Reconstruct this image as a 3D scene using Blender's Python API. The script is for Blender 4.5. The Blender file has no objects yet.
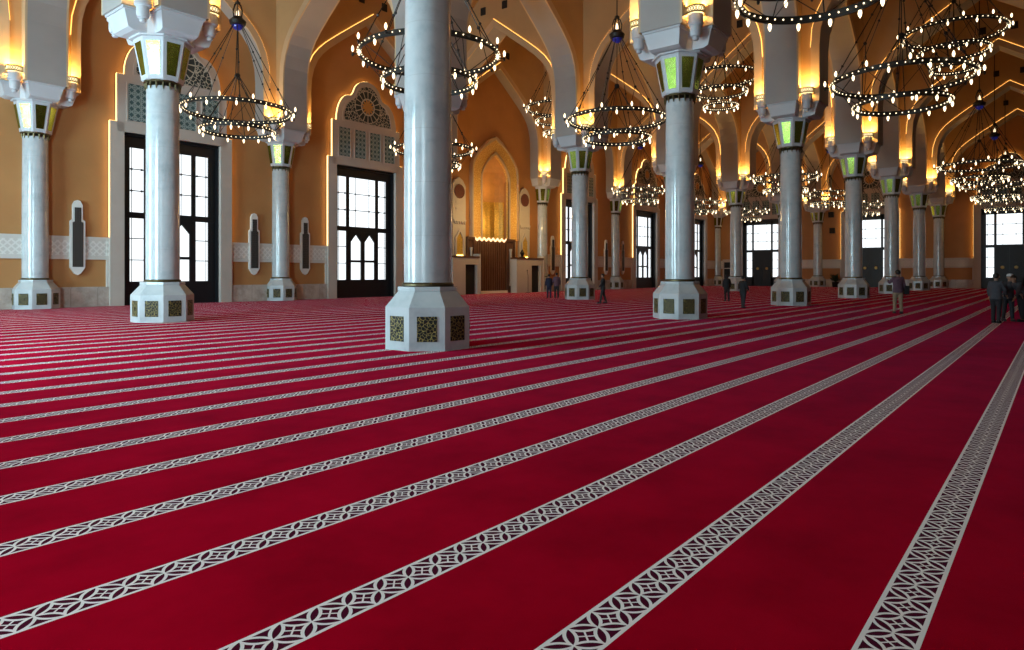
import bpy, bmesh, math, random
from mathutils import Vector, Matrix
random.seed(7)
PI = math.pi
scene = bpy.context.scene
COL = scene.collection

# ------------------------------------------------------------------ layout (metres, from the photograph)
F_PX, THETA, HORIZON, EYE = 676.2, 0.6823, 274.0, 1.65
U = [10.70, 23.75, 37.20, 51.20, 64.60, 79.00, 93.00]     # column lines along the prayer rows
N = [11.15, 24.50, 38.00]                                 # column rows, nearest first
XW, YS, YN, XE = -2.9, -2.0, 38.1, 93.2                   # inner wall planes
ARM, HALF = 1.65, 0.77                                    # pier cross: arm length, half thickness
Z_ARM, Z_CEIL = 10.45, 24.0
MIHRAB_X = 44.3

# ------------------------------------------------------------------ node helpers
def new_mat(name):
    m = bpy.data.materials.new(name)
    m.use_nodes = True
    nt = m.node_tree
    nt.nodes.clear()
    out = nt.nodes.new('ShaderNodeOutputMaterial')
    return m, nt, out

class Nd:
    """little expression helper for math nodes"""
    def __init__(s, nt): s.nt = nt
    def m(s, op, a, b=None, c=None):
        n = s.nt.nodes.new('ShaderNodeMath'); n.operation = op
        for k, v in enumerate((a, b, c)):
            if v is None: continue
            if isinstance(v, (int, float)): n.inputs[k].default_value = v
            else: s.nt.links.new(v, n.inputs[k])
        return n.outputs[0]
    def coord(s, kind='Object'):
        t = s.nt.nodes.new('ShaderNodeTexCoord'); return t.outputs[kind]
    def xyz(s, v):
        n = s.nt.nodes.new('ShaderNodeSeparateXYZ'); s.nt.links.new(v, n.inputs[0]); return n.outputs
    def noise(s, v, scale, detail=3, rough=.5):
        n = s.nt.nodes.new('ShaderNodeTexNoise'); n.inputs['Scale'].default_value = scale
        n.inputs['Detail'].default_value = detail; n.inputs['Roughness'].default_value = rough
        s.nt.links.new(v, n.inputs['Vector']); return n.outputs[0]
    def ramp(s, f, stops):
        n = s.nt.nodes.new('ShaderNodeValToRGB'); s.nt.links.new(f, n.inputs[0])
        e = n.color_ramp.elements
        while len(e) < len(stops): e.new(.5)
        for k, (p, c) in enumerate(stops):
            e[k].position = p; e[k].color = (*c, 1)
        return n.outputs[0]
    def mix(s, f, a, b):
        n = s.nt.nodes.new('ShaderNodeMix'); n.data_type = 'RGBA'
        if isinstance(f, (int, float)): n.inputs[0].default_value = f
        else: s.nt.links.new(f, n.inputs[0])
        for k, v in ((6, a), (7, b)):
            if isinstance(v, tuple): n.inputs[k].default_value = (*v, 1)
            else: s.nt.links.new(v, n.inputs[k])
        return n.outputs[2]
    def bsdf(s, out, color, rough=.5, metal=0., **kw):
        b = s.nt.nodes.new('ShaderNodeBsdfPrincipled')
        if isinstance(color, tuple): b.inputs['Base Color'].default_value = (*color, 1)
        else: s.nt.links.new(color, b.inputs['Base Color'])
        if isinstance(rough, (int, float)): b.inputs['Roughness'].default_value = rough
        else: s.nt.links.new(rough, b.inputs['Roughness'])
        b.inputs['Metallic'].default_value = metal
        for k, v in kw.items():
            b.inputs[k.replace('_', ' ')].default_value = v
        s.nt.links.new(b.outputs[0], out.inputs[0])
        return b
    def bump(s, b, h, strength=.2, dist=.02):
        n = s.nt.nodes.new('ShaderNodeBump'); n.inputs['Strength'].default_value = strength
        n.inputs['Distance'].default_value = dist
        s.nt.links.new(h, n.inputs['Height']); s.nt.links.new(n.outputs[0], b.inputs['Normal'])

def plain(name, color, rough=.5, metal=0., var=.08, scale=3., **kw):
    m, nt, out = new_mat(name); n = Nd(nt)
    f = n.noise(n.coord(), scale, 4)
    c2 = tuple(min(1, c * (1 + var)) for c in color); c1 = tuple(c * (1 - var) for c in color)
    col = n.ramp(f, [(.3, c1), (.7, c2)])
    n.bsdf(out, col, rough, metal, **kw)
    return m

def emit(name, color, strength):
    m, nt, out = new_mat(name)
    e = nt.nodes.new('ShaderNodeEmission')
    e.inputs[0].default_value = (*color, 1); e.inputs[1].default_value = strength
    nt.links.new(e.outputs[0], out.inputs[0])
    return m

# ------------------------------------------------------------------ materials
def mat_marble():
    m, nt, out = new_mat('white_marble'); n = Nd(nt)
    co = n.coord(); x, y, z = n.xyz(co)
    f = n.noise(co, 1.6, 8, .62)
    col = n.ramp(f, [(.30, (.36, .39, .41)), (.48, (.47, .49, .50)), (.70, (.53, .54, .54))])
    fr = n.m('FRACT', n.m('DIVIDE', n.m('SUBTRACT', z, 1.31), 1.18))
    joint = n.m('LESS_THAN', fr, .012)
    joint = n.m('MULTIPLY', joint, n.m('GREATER_THAN', z, 1.6))
    col = n.mix(n.m('MULTIPLY', joint, .75), col, (.42, .42, .42))
    n.bsdf(out, col, .16, 0., Specular_IOR_Level=.6)
    return m

def mat_carpet():
    m, nt, out = new_mat('prayer_carpet'); n = Nd(nt)
    co = n.coord(); x, y, z = n.xyz(co)
    PITCH, C0, HW, MOD = 1.080, .600, .1170, .2037
    k = n.m('FRACT', n.m('ADD', n.m('DIVIDE', n.m('SUBTRACT', y, C0), PITCH), 20.5))
    dn = n.m('ABSOLUTE', n.m('MULTIPLY', n.m('SUBTRACT', k, .5), PITCH))          # distance from strip middle (m)
    p = n.m('FRACT', n.m('ADD', n.m('DIVIDE', n.m('SUBTRACT', x, 1.687), MOD), 100.5))
    a = n.m('ABSOLUTE', n.m('MULTIPLY', n.m('SUBTRACT', p, .5), MOD))             # distance from node (m), 0..MOD/2
    in_strip = n.m('LESS_THAN', dn, HW)
    border = n.m('GREATER_THAN', dn, HW - .021)
    # petals run from the node (0,0) to (MOD/2, HW-.016)
    ex, ey = MOD / 2, HW - .014
    L = math.hypot(ex, ey); ux, uy = ex / L, ey / L
    t = n.m('DIVIDE', n.m('ADD', n.m('MULTIPLY', a, ux), n.m('MULTIPLY', dn, uy)), L)
    d = n.m('ABSOLUTE', n.m('SUBTRACT', n.m('MULTIPLY', a, uy), n.m('MULTIPLY', dn, ux)))
    q = n.m('SUBTRACT', n.m('MULTIPLY', t, 2.0), 1.0)
    lens = n.m('MULTIPLY', n.m('SUBTRACT', 1.0, n.m('MULTIPLY', q, q)), .0215)
    outer = n.m('LESS_THAN', d, n.m('ADD', lens, .0142))
    inner = n.m('LESS_THAN', d, n.m('SUBTRACT', lens, .0036))
    ring = n.m('SUBTRACT', outer, n.m('MULTIPLY', inner, outer))
    # cross inside the diamond between the nodes, its arms parallel to the petals
    a2 = n.m('SUBTRACT', MOD / 2, a)
    c1 = n.m('LESS_THAN', n.m('ABSOLUTE', n.m('SUBTRACT', n.m('MULTIPLY', a2, uy), n.m('MULTIPLY', dn, ux))), .0048)
    cross = n.m('MULTIPLY', n.m('MULTIPLY', c1, n.m('SUBTRACT', 1.0, outer)), n.m('LESS_THAN', n.m('ADD', a2, dn), MOD / 2))
    white = n.m('MAXIMUM', border, n.m('MAXIMUM', ring, cross))
    # pile: soft mottling
    f = n.noise(co, 1.1, 5, .6)
    f2 = n.noise(co, 160., 2, .5)
    f3 = n.noise(co, 7., 4, .6)
    red = n.ramp(f, [(.30, (.33, .0007, .010)), (.55, (.47, .0010, .0155)), (.75, (.54, .0016, .020))])
    red = n.mix(n.m('MULTIPLY', n.m('SUBTRACT', 1.0, f2), .30), red, (.16, .001, .006))
    red = n.mix(n.m('MULTIPLY', f3, .22), red, (.19, .0015, .008))
    dark = (.075, .007, .020)
    cream = n.mix(n.m('MULTIPLY', f2, .35), (.92, .86, .81), (.78, .72, .67))
    strip = n.mix(white, dark, cream)
    col = n.mix(in_strip, red, strip)
    b = n.bsdf(out, col, .6, 0., Sheen_Weight=.035, Sheen_Roughness=.35, Specular_IOR_Level=.0)
    b.inputs['Sheen Tint'].default_value = (1, .25, .75, 1)
    n.bump(b, f2, .25, .008)
    return m

def mat_bronze():
    m, nt, out = new_mat('pierced_bronze'); n = Nd(nt)
    co = n.coord()
    v = nt.nodes.new('ShaderNodeTexVoronoi'); v.feature = 'DISTANCE_TO_EDGE'; v.inputs['Scale'].default_value = 14
    nt.links.new(co, v.inputs['Vector'])
    f = n.m('LESS_THAN', v.outputs['Distance'], .042)
    col = n.mix(f, (.012, .012, .010), (.42, .31, .09))
    b = n.bsdf(out, col, .5, 0., Specular_IOR_Level=.25)
    n.bump(b, f, .6, .02)
    return m

def mat_mosaic():
    m, nt, out = new_mat('green_gold_mirror_glass'); n = Nd(nt)
    co = n.coord()
    v = nt.nodes.new('ShaderNodeTexVoronoi'); v.inputs['Scale'].default_value = 9
    nt.links.new(co, v.inputs['Vector'])
    col = n.ramp(v.outputs['Color'], [(0., (.22, .36, .05)), (.5, (.32, .44, .08)), (1., (.42, .52, .16))])
    n.bsdf(out, col, .20, 1.)
    return m

def mat_lattice(name, base, line, sc):
    """pierced star lattice: thin pale bars over a dark field (object x and z)"""
    m, nt, out = new_mat(name); n = Nd(nt)
    x, y, z = n.xyz(n.coord())
    def bars(e, w): return n.m('LESS_THAN', n.m('ABSOLUTE', n.m('SUBTRACT', n.m('FRACT', e), .5)), w)
    e1 = n.m('MULTIPLY', n.m('ADD', x, z), sc); e2 = n.m('MULTIPLY', n.m('SUBTRACT', x, z), sc)
    e3 = n.m('MULTIPLY', x, sc * 1.0); e4 = n.m('MULTIPLY', z, sc * 1.0)
    f = n.m('MAXIMUM', n.m('MAXIMUM', bars(e1, .10), bars(e2, .10)), n.m('MAXIMUM', bars(e3, .07), bars(e4, .07)))
    b = n.bsdf(out, n.mix(f, base, line), .5)
    n.bump(b, f, .5, .02)
    return m

def mat_tracery():
    """rosette tracery of the tympanum: rings of petals round a gold star (object x,z about 0,1.2)"""
    m, nt, out = new_mat('rosette_tracery'); n = Nd(nt)
    x, y, z = n.xyz(n.coord())
    zz = n.m('SUBTRACT', z, 13.35)
    r = n.m('SQRT', n.m('ADD', n.m('MULTIPLY', x, x), n.m('MULTIPLY', zz, zz)))
    an = n.m('ARCTAN2', zz, x)
    pet = n.m('ABSOLUTE', n.m('SINE', n.m('MULTIPLY', an, 8.0)))
    rings = n.m('ABSOLUTE', n.m('SINE', n.m('MULTIPLY', r, 5.6)))
    v = nt.nodes.new('ShaderNodeTexVoronoi'); v.feature = 'DISTANCE_TO_EDGE'; v.inputs['Scale'].default_value = 4.6
    nt.links.new(n.coord(), v.inputs['Vector'])
    vor = n.m('LESS_THAN', v.outputs['Distance'], .075)
    lines = n.m('MAXIMUM', n.m('LESS_THAN', pet, .30), n.m('LESS_THAN', rings, .28))
    inner = n.m('LESS_THAN', r, 1.12)
    f = n.m('ADD', n.m('MULTIPLY', lines, inner), n.m('MULTIPLY', vor, n.m('SUBTRACT', 1.0, inner)))
    col = n.mix(f, (.020, .032, .032), (.50, .47, .38))
    star = n.m('LESS_THAN', r, n.m('ADD', .30, n.m('MULTIPLY', n.m('ABSOLUTE', n.m('SINE', n.m('MULTIPLY', an, 6.0))), .22)))
    col = n.mix(star, col, (.55, .27, .06))
    n.bsdf(out, col, .55)
    return m

def mat_relief():
    m, nt, out = new_mat('carved_white_frieze'); n = Nd(nt)
    co = n.coord(); x, y, z = n.xyz(co)
    g = n.m('ADD', x, y)
    def bars(e, w): return n.m('LESS_THAN', n.m('ABSOLUTE', n.m('SUBTRACT', n.m('FRACT', e), .5)), w)
    f = n.m('MAXIMUM', bars(n.m('MULTIPLY', n.m('ADD', g, z), 3.2), .16), bars(n.m('MULTIPLY', n.m('SUBTRACT', g, z), 3.2), .16))
    band = n.m('MULTIPLY', n.m('GREATER_THAN', z, 2.58), n.m('LESS_THAN', z, 3.32))
    f = n.m('MULTIPLY', f, band)
    col = n.mix(f, (.60, .56, .51), (.72, .69, .64))
    b = n.bsdf(out, col, .6); n.bump(b, f, .9, .04)
    return m

def mat_plinth():
    m, nt, out = new_mat('beige_marble_plinth'); n = Nd(nt)
    co = n.coord(); x, y, z = n.xyz(co)
    f = n.noise(co, 1.8, 8, .65)
    col = n.ramp(f, [(.3, (.36, .29, .24)), (.55, (.52, .45, .39)), (.75, (.62, .56, .50))])
    j = n.m('LESS_THAN', n.m('FRACT', n.m('MULTIPLY', n.m('ADD', x, y), .83)), .02)
    n.bsdf(out, n.mix(n.m('MULTIPLY', j, .6), col, (.2, .17, .15)), .25)
    return m

def mat_wood(name, a, b_, sc=6):
    m, nt, out = new_mat(name); n = Nd(nt)
    mp = nt.nodes.new('ShaderNodeMapping'); nt.links.new(n.coord(), mp.inputs[0]); mp.inputs['Scale'].default_value = (1, 1, .12)
    f = n.noise(mp.outputs[0], sc, 6, .6)
    n.bsdf(out, n.ramp(f, [(.3, a), (.7, b_)]), .4)
    return m

def mat_arch_gold():
    m, nt, out = new_mat('gilded_carving'); n = Nd(nt)
    v = nt.nodes.new('ShaderNodeTexVoronoi'); v.feature = 'DISTANCE_TO_EDGE'; v.inputs['Scale'].default_value = 5
    nt.links.new(n.coord(), v.inputs['Vector'])
    f = n.m('LESS_THAN', v.outputs['Distance'], .07)
    b = n.bsdf(out, n.mix(f, (.74, .40, .08), (.90, .62, .20)), .5, 0.)
    n.bump(b, f, .6, .03)
    return m

M = {}
M['marble'] = mat_marble()
M['carpet'] = mat_carpet()
M['bronze'] = mat_bronze()
M['mosaic'] = mat_mosaic()
M['lattice'] = mat_lattice('pierced_teal_lattice', (.045, .10, .105), (.30, .38, .36), 3.1)
M['dark_lattice'] = mat_lattice('dark_pierced_grille', (.012, .011, .010), (.075, .066, .058), 9)
M['tracery'] = mat_tracery()
M['relief'] = mat_relief()
M['plinth'] = mat_plinth()
M['stone'] = plain('pale_stone_plaster', (.35, .32, .30), .62, var=.05, scale=.8)
M['corbel'] = plain('white_cast_stone', (.50, .50, .52), .5, var=.04, scale=1.2)
M['spandrel'] = plain('ochre_spandrel_plaster', (.50, .32, .15), .7, var=.06, scale=.7)
M['ochre'] = plain('ochre_wall_plaster', (.44, .205, .068), .7, var=.07, scale=.6)
M['band'] = plain('cream_archivolt_plaster', (.58, .42, .25), .6, var=.05, scale=1.)
M['surround'] = plain('cream_stone_surround', (.50, .44, .385), .55, var=.05, scale=.9)
M['iron'] = plain('black_iron', (.020, .017, .014), .45, .4)
M['doormetal'] = plain('black_door_metal', (.010, .010, .012), .38, .2)
M['brass'] = plain('aged_brass', (.50, .36, .12), .32, .9)
M['brass_dark'] = plain('dark_bronze_trim', (.10, .075, .035), .38, .8)
M['blueglass'] = plain('cobalt_glass', (.015, .02, .22), .08, 0., Emission_Strength=.06)
M['blueglass'].node_tree.nodes['Principled BSDF'].inputs['Emission Color'].default_value = (.08, .1, 1, 1)
M['white'] = plain('white_paint', (.74, .72, .68), .5, var=.03)
M['wood'] = mat_wood('dark_carved_walnut', (.06, .024, .012), (.15, .065, .030))
M['gold'] = mat_arch_gold()
M['goldmosaic'] = plain('gold_mosaic', (.66, .40, .07), .35, .4, var=.25, scale=9)
M['nicheplaster'] = plain('orange_niche_plaster', (.58, .29, .09), .6)
M['medallion'] = plain('dark_red_medallion', (.12, .035, .022), .5, var=.3, scale=8)
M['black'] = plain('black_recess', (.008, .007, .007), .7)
M['speaker'] = plain('black_speaker_cloth', (.012, .010, .009), .8)
M['pane'] = emit('daylit_window_glass', (.90, .96, 1.0), 1.15)
M['pane_west'] = emit('sunny_side_window_glass', (.57, .88, 1.0), 41.0)
M['pane_dimmed'] = emit('dimmed_west_window_glass', (.68, .90, 1.0), 7.5)  # same west glass, its glow turned down to darken the near floor
M['led'] = emit('warm_cove_strip', (1.0, .46, .10), 2.6)
M['led_bright'] = emit('warm_edge_strip', (1.0, .60, .18), 4.0)
M['uplamp'] = emit('warm_uplight', (1.0, .56, .15), 120.0)
M['grille_glow'] = emit('lit_grille', (1.0, .80, .42), 1.6)
M['bulb'] = emit('candle_bulb', (1.0, .78, .47), 3.2)
M['bead'] = emit('pin_lamp', (1.0, .80, .5), 2.2)
M['alcove'] = emit('alcove_lamp', (1.0, .62, .12), 9.0)
M['zigzag'] = emit('lit_zigzag', (1.0, .62, .30), 1.8)

# ------------------------------------------------------------------ mesh builder
class MB:
    def __init__(s): s.v = []; s.f = []; s.mi = []
    def poly(s, pts, mi=0):
        k = len(s.v); s.v += [tuple(p) for p in pts]; s.f.append(tuple(range(k, k + len(pts)))); s.mi.append(mi)
    def box(s, x0, x1, y0, y1, z0, z1, mi=0):
        k = len(s.v)
        s.v += [(x0,y0,z0),(x1,y0,z0),(x1,y1,z0),(x0,y1,z0),(x0,y0,z1),(x1,y0,z1),(x1,y1,z1),(x0,y1,z1)]
        for q in ((0,3,2,1),(4,5,6,7),(0,1,5,4),(1,2,6,5),(2,3,7,6),(3,0,4,7)):
            s.f.append(tuple(k + i for i in q)); s.mi.append(mi)
    def prism_y(s, pts, y0, y1, mi=0, side_mi=None):
        """polygon in (x,z) extruded along y"""
        k = len(s.v); n = len(pts)
        s.v += [(x, y0, z) for x, z in pts] + [(x, y1, z) for x, z in pts]
        s.f.append(tuple(range(k, k + n))); s.mi.append(mi)
        s.f.append(tuple(range(k + 2*n - 1, k + n - 1, -1))); s.mi.append(mi)
        for i in range(n):
            j = (i + 1) % n
            s.f.append((k + i, k + n + i, k + n + j, k + j)); s.mi.append(mi if side_mi is None else side_mi)
    def prism_z(s, pts, z0, z1, mi=0, scale_top=1.0, c=(0, 0)):
        k = len(s.v); n = len(pts)
        s.v += [(x, y, z0) for x, y in pts] + [(c[0] + (x - c[0])*scale_top, c[1] + (y - c[1])*scale_top, z1) for x, y in pts]
        s.f.append(tuple(range(k + n - 1, k - 1, -1))); s.mi.append(mi)
        s.f.append(tuple(range(k + n, k + 2*n))); s.mi.append(mi)
        for i in range(n):
            j = (i + 1) % n
            s.f.append((k + i, k + j, k + n + j, k + n + i)); s.mi.append(mi)
    def lathe(s, prof, seg, rot=0., c=(0, 0, 0), mi=0, cap=True):
        """prof: list of (r, z); rot in radians"""
        k = len(s.v)
        for r, z in prof:
            for i in range(seg):
                a = rot + 2*PI*i/seg
                s.v.append((c[0] + r*math.cos(a), c[1] + r*math.sin(a), c[2] + z))
        for j in range(len(prof) - 1):
            for i in range(seg):
                i2 = (i + 1) % seg
                s.f.append((k + j*seg + i, k + j*seg + i2, k + (j+1)*seg + i2, k + (j+1)*seg + i)); s.mi.append(mi)
        if cap:
            s.f.append(tuple(k + i for i in range(seg - 1, -1, -1))); s.mi.append(mi)
            t = k + (len(prof) - 1)*seg
            s.f.append(tuple(t + i for i in range(seg))); s.mi.append(mi)
    def tube(s, pts, r, seg=6, mi=0, r1=None):
        """tube through points"""
        pts = [Vector(p) for p in pts]; k = len(s.v); n = len(pts)
        for i, p in enumerate(pts):
            d = (pts[min(i+1, n-1)] - pts[max(i-1, 0)]).normalized()
            up = Vector((0, 0, 1)) if abs(d.z) < .95 else Vector((1, 0, 0))
            a = d.cross(up).normalized(); b = d.cross(a).normalized()
            rr = r if r1 is None else r + (r1 - r)*i/(n - 1)
            for q in range(seg):
                t = 2*PI*q/seg
                s.v.append(tuple(p + a*rr*math.cos(t) + b*rr*math.sin(t)))
        for i in range(n - 1):
            for q in range(seg):
                q2 = (q + 1) % seg
                s.f.append((k + i*seg + q, k + i*seg + q2, k + (i+1)*seg + q2, k + (i+1)*seg + q)); s.mi.append(mi)
        s.f.append(tuple(k + q for q in range(seg - 1, -1, -1))); s.mi.append(mi)
        s.f.append(tuple(k + (n-1)*seg + q for q in range(seg))); s.mi.append(mi)
    def ball(s, c, r, seg=8, rings=5, mi=0, sz=1.):
        prof = [(max(r*math.sin(PI*i/rings), .002), -r*sz*math.cos(PI*i/rings)) for i in range(rings + 1)]
        s.lathe(prof, seg, 0, c, mi)
    def ring(s, R, w, h, z, seg=48, mi=0):
        """flat band ring, rectangular section"""
        k = len(s.v)
        for i in range(seg):
            a = 2*PI*i/seg; ca, sa = math.cos(a), math.sin(a)
            for rr, zz in ((R - w/2, z - h/2), (R + w/2, z - h/2), (R + w/2, z + h/2), (R - w/2, z + h/2)):
                s.v.append((rr*ca, rr*sa, zz))
        for i in range(seg):
            j = (i + 1) % seg
            for q in range(4):
                q2 = (q + 1) % 4
                s.f.append((k + 4*i + q, k + 4*j + q, k + 4*j + q2, k + 4*i + q2)); s.mi.append(mi)
    def mesh(s, name, mats, smooth=None):
        me = bpy.data.meshes.new(name)
        me.from_pydata(s.v, [], s.f)
        for m in (mats if isinstance(mats, (list, tuple)) else [mats]): me.materials.append(m)
        for p, i in zip(me.polygons, s.mi): p.material_index = i
        bm = bmesh.new(); bm.from_mesh(me)
        bmesh.ops.recalc_face_normals(bm, faces=bm.faces)
        bm.to_mesh(me); bm.free()
        if smooth is not None:
            me.polygons.foreach_set('use_smooth', [True]*len(me.polygons))
            me.set_sharp_from_angle(angle=math.radians(smooth))
        me.update()
        return me
    def build(s, name, mats, parent=None, smooth=None, loc=None):
        return link(name, s.mesh(name, mats, smooth), parent, loc)

def link(name, me, parent=None, loc=None, rot=None):
    o = bpy.data.objects.new(name, me); COL.objects.link(o)
    if parent: o.parent = parent
    if loc: o.location = loc
    if rot: o.rotation_euler = rot
    return o

def tag(o, label=None, cat=None, group=None, kind=None):
    if label: o['label'] = label
    if cat: o['category'] = cat
    if group: o['group'] = group
    if kind: o['kind'] = kind
    return o

def empty(name, loc=(0, 0, 0), rz=0.):
    o = bpy.data.objects.new(name, None); COL.objects.link(o)
    o.empty_display_size = .3; o.location = loc; o.rotation_euler = (0, 0, rz)
    return o

KIDS = {}
def kids(o): return [c for c in COL.objects if c.parent == o]
def copy_tree(o, parent=None):
    c = o.copy(); COL.objects.link(c); c.parent = parent
    for ch in KIDS.setdefault(o, kids(o)):
        copy_tree(ch, c)
    return c

def octagon(ap, rot=PI/8):
    r = ap/math.cos(PI/8)
    return [(r*math.cos(rot + PI*i/4), r*math.sin(rot + PI*i/4)) for i in range(8)]

# ------------------------------------------------------------------ arches
INNER = [(5.03,10.45),(5.03,13.2),(4.97,14.1),(4.80,14.8),(4.52,15.42),(4.14,15.92),(3.62,16.42),(2.75,17.12),(1.4,18.15),(0.,19.2)]
def arch_curve(h):
    """inner opening from left springing to right springing, half span h, as (x,z) about the bay centre"""
    right = [(x*h/5.03, z) for x, z in INNER]
    return [(-x, z) for x, z in right[:-1]] + [right[-1]] + [(x, z) for x, z in right[-2::-1]]
def offset_curve(pts, d):
    """offset outward (away from the opening)"""
    out = []
    n = len(pts)
    for i, p in enumerate(pts):
        a = pts[max(i-1, 0)]; b = pts[min(i+1, n-1)]
        def nrm(u, v):
            dx, dz = v[0]-u[0], v[1]-u[1]; l = math.hypot(dx, dz) or 1
            return (-dz/l, dx/l)
        n1 = nrm(a, p) if i > 0 else nrm(p, b); n2 = nrm(p, b) if i < n-1 else n1
        mx, mz = n1[0]+n2[0], n1[1]+n2[1]; l = math.hypot(mx, mz)
        mx, mz = mx/l, mz/l
        k = d/max(.5, mx*n1[0]+mz*n1[1])
        out.append((p[0]+mx*k, p[1]+mz*k))
    return out

def place(o, axis, line):
    """local x runs along the wall, local y across it"""
    if axis == 'x': o.location = (0, line, 0)
    else: o.location = (line, 0, 0); o.rotation_euler = (0, 0, PI/2)

def arcade(axis, line, stops, y0, y1, faces, end_arm=(True, True)):
    """one wall of arches. axis 'x': runs along world x at y=line; axis 'y': along world y at x=line (local x = world y, local y = -world x)"""
    mb = MB()
    lo, hi = stops[0], stops[-1]
    for k in range(len(stops) - 1):
        a, b = stops[k], stops[k+1]
        ga = ARM if (k > 0 or end_arm[0]) else .0
        gb = ARM if (k < len(stops) - 2 or end_arm[1]) else .0
        x0, x1 = a + ga, b - gb
        c, h = (x0 + x1)/2, (x1 - x0)/2
        cur = [(c + x, z) for x, z in arch_curve(h)]
        for p0, p1, g in ((a, x0, ga), (x1, b, gb)):
            if not g: continue
            for y in (y0, y1): mb.poly([(p0, y, Z_ARM), (p1, y, Z_ARM), (p1, y, Z_CEIL), (p0, y, Z_CEIL)], 0)
            mb.poly([(p0, y0, Z_ARM), (p1, y0, Z_ARM), (p1, y1, Z_ARM), (p0, y1, Z_ARM)], 1)
        for i in range(len(cur) - 1):
            p, q = cur[i], cur[i+1]
            for y in (y0, y1):
                mb.poly([(p[0], y, p[1]), (q[0], y, q[1]), (q[0], y, Z_CEIL), (p[0], y, Z_CEIL)], 0)
            mb.poly([(p[0], y0, p[1]), (p[0], y1, p[1]), (q[0], y1, q[1]), (q[0], y0, q[1])], 1)
    me = mb.mesh('wall_arcade', [M['spandrel'], M['stone']])
    w = link('wall_arcade', me); place(w, axis, line)
    tag(w, kind='structure')
    for k in range(len(stops) - 1):
        a, b = stops[k], stops[k+1]
        ga = ARM if (k > 0 or end_arm[0]) else .0
        gb = ARM if (k < len(stops) - 2 or end_arm[1]) else .0
        x0, x1 = a + ga, b - gb
        c, h = (x0 + x1)/2, (x1 - x0)/2
        cur = arch_curve(h); out = offset_curve(cur, .42)
        out[0] = (out[0][0], Z_ARM); out[-1] = (out[-1][0], Z_ARM)
        for fy, sgn in faces:
            ya, yb = fy, fy + sgn*.09
            mb = MB()
            n = len(cur)
            for i in range(n - 1):
                p, q, p2, q2 = cur[i], cur[i+1], out[i], out[i+1]
                mb.poly([(c+p[0], yb, p[1]), (c+q[0], yb, q[1]), (c+q2[0], yb, q2[1]), (c+p2[0], yb, p2[1])])
                mb.poly([(c+p2[0], ya, p2[1]), (c+q2[0], ya, q2[1]), (c+q2[0], yb, q2[1]), (c+p2[0], yb, p2[1])])
                mb.poly([(c+p[0], ya, p[1]), (c+q[0], ya, q[1]), (c+q[0], yb, q[1]), (c+p[0], yb, p[1])])
            mb.build('archivolt', M['band'], w)
            # cove strip along the outer edge of the band
            mb = MB()
            o1 = offset_curve(cur, .422); o2 = offset_curve(cur, .450)
            for i in range(n - 1):
                if min(o1[i][1], o1[i+1][1]) < 13.0: continue
                y_a, y_b = fy + sgn*.012, fy + sgn*.055
                P = [(c+o1[i][0], o1[i][1]), (c+o1[i+1][0], o1[i+1][1]), (c+o2[i+1][0], o2[i+1][1]), (c+o2[i][0], o2[i][1])]
                mb.poly([(x, y_b, z) for x, z in P])
                mb.poly([(P[3][0], y_a, P[3][1]), (P[2][0], y_a, P[2][1]), (P[2][0], y_b, P[2][1]), (P[3][0], y_b, P[3][1])])
            mb.build('cove_light', M['led'], w)
        # two small square vents in the spandrel either side of the apex, towards the viewer
        for fy, sgn in faces[:1]:
            for dx in (-1.0, 1.0):
                v = MB()
                v.box(c+dx-.22, c+dx+.22, min(fy, fy+sgn*.06), max(fy, fy+sgn*.06), 20.25, 20.78)
                v.build('spandrel_vent', M['speaker'], w)
    return w

# longitudinal arcades (along the prayer rows), transverse arcades
XST = [XW] + U
for n_ in N[:2]:
    arcade('x', n_, XST + [], -HALF, HALF, [(-HALF, -1), (HALF, 1)], end_arm=(False, True))
arcade('x', N[2], XST, -HALF, YN - N[2], [(-HALF, -1)], end_arm=(False, True))
YST = [YS] + N
for u_ in U[:-1]:
    arcade('y', u_, YST, -HALF, HALF, [(HALF, 1), (-HALF, -1)], end_arm=(False, True))
arcade('y', U[6], YST, U[6] - XE, HALF, [(HALF, 1)], end_arm=(False, True))

# ------------------------------------------------------------------ floor, ceiling, walls
mb = MB(); mb.box(XW - .3, XE + .5, YS - .3, YN + .5, -.2, 0)
tag(mb.build('floor', M['carpet']), 'red carpet floor with white patterned prayer strips', 'floor', kind='structure')
mb = MB(); mb.box(XW - .3, XE + .5, YS - .3, YN + .5, Z_CEIL, Z_CEIL + .3)
tag(mb.build('ceiling', M['spandrel']), kind='structure')

DOOR_N = [17.2, 30.5, 57.6, 71.8, 86.0]     # qibla wall doors, x of their middles
DOOR_E = [4.5, 18.45, 31.8]                 # end wall doors, y of their middles
DW, DH = 2.6, 9.05

def wall_with_openings(name, lo, hi, opens, depth):
    """local x along wall, inner face at y=0, body behind to y=depth"""
    mb = MB(); x = lo
    for c, hw, h in sorted(opens):
        mb.box(x, c - hw, 0, depth, 0, Z_CEIL); mb.box(c - hw, c + hw, 0, depth, h, Z_CEIL); x = c + hw
    mb.box(x, hi, 0, depth, 0, Z_CEIL)
    return mb.build(name, M['ochre'])

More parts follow.
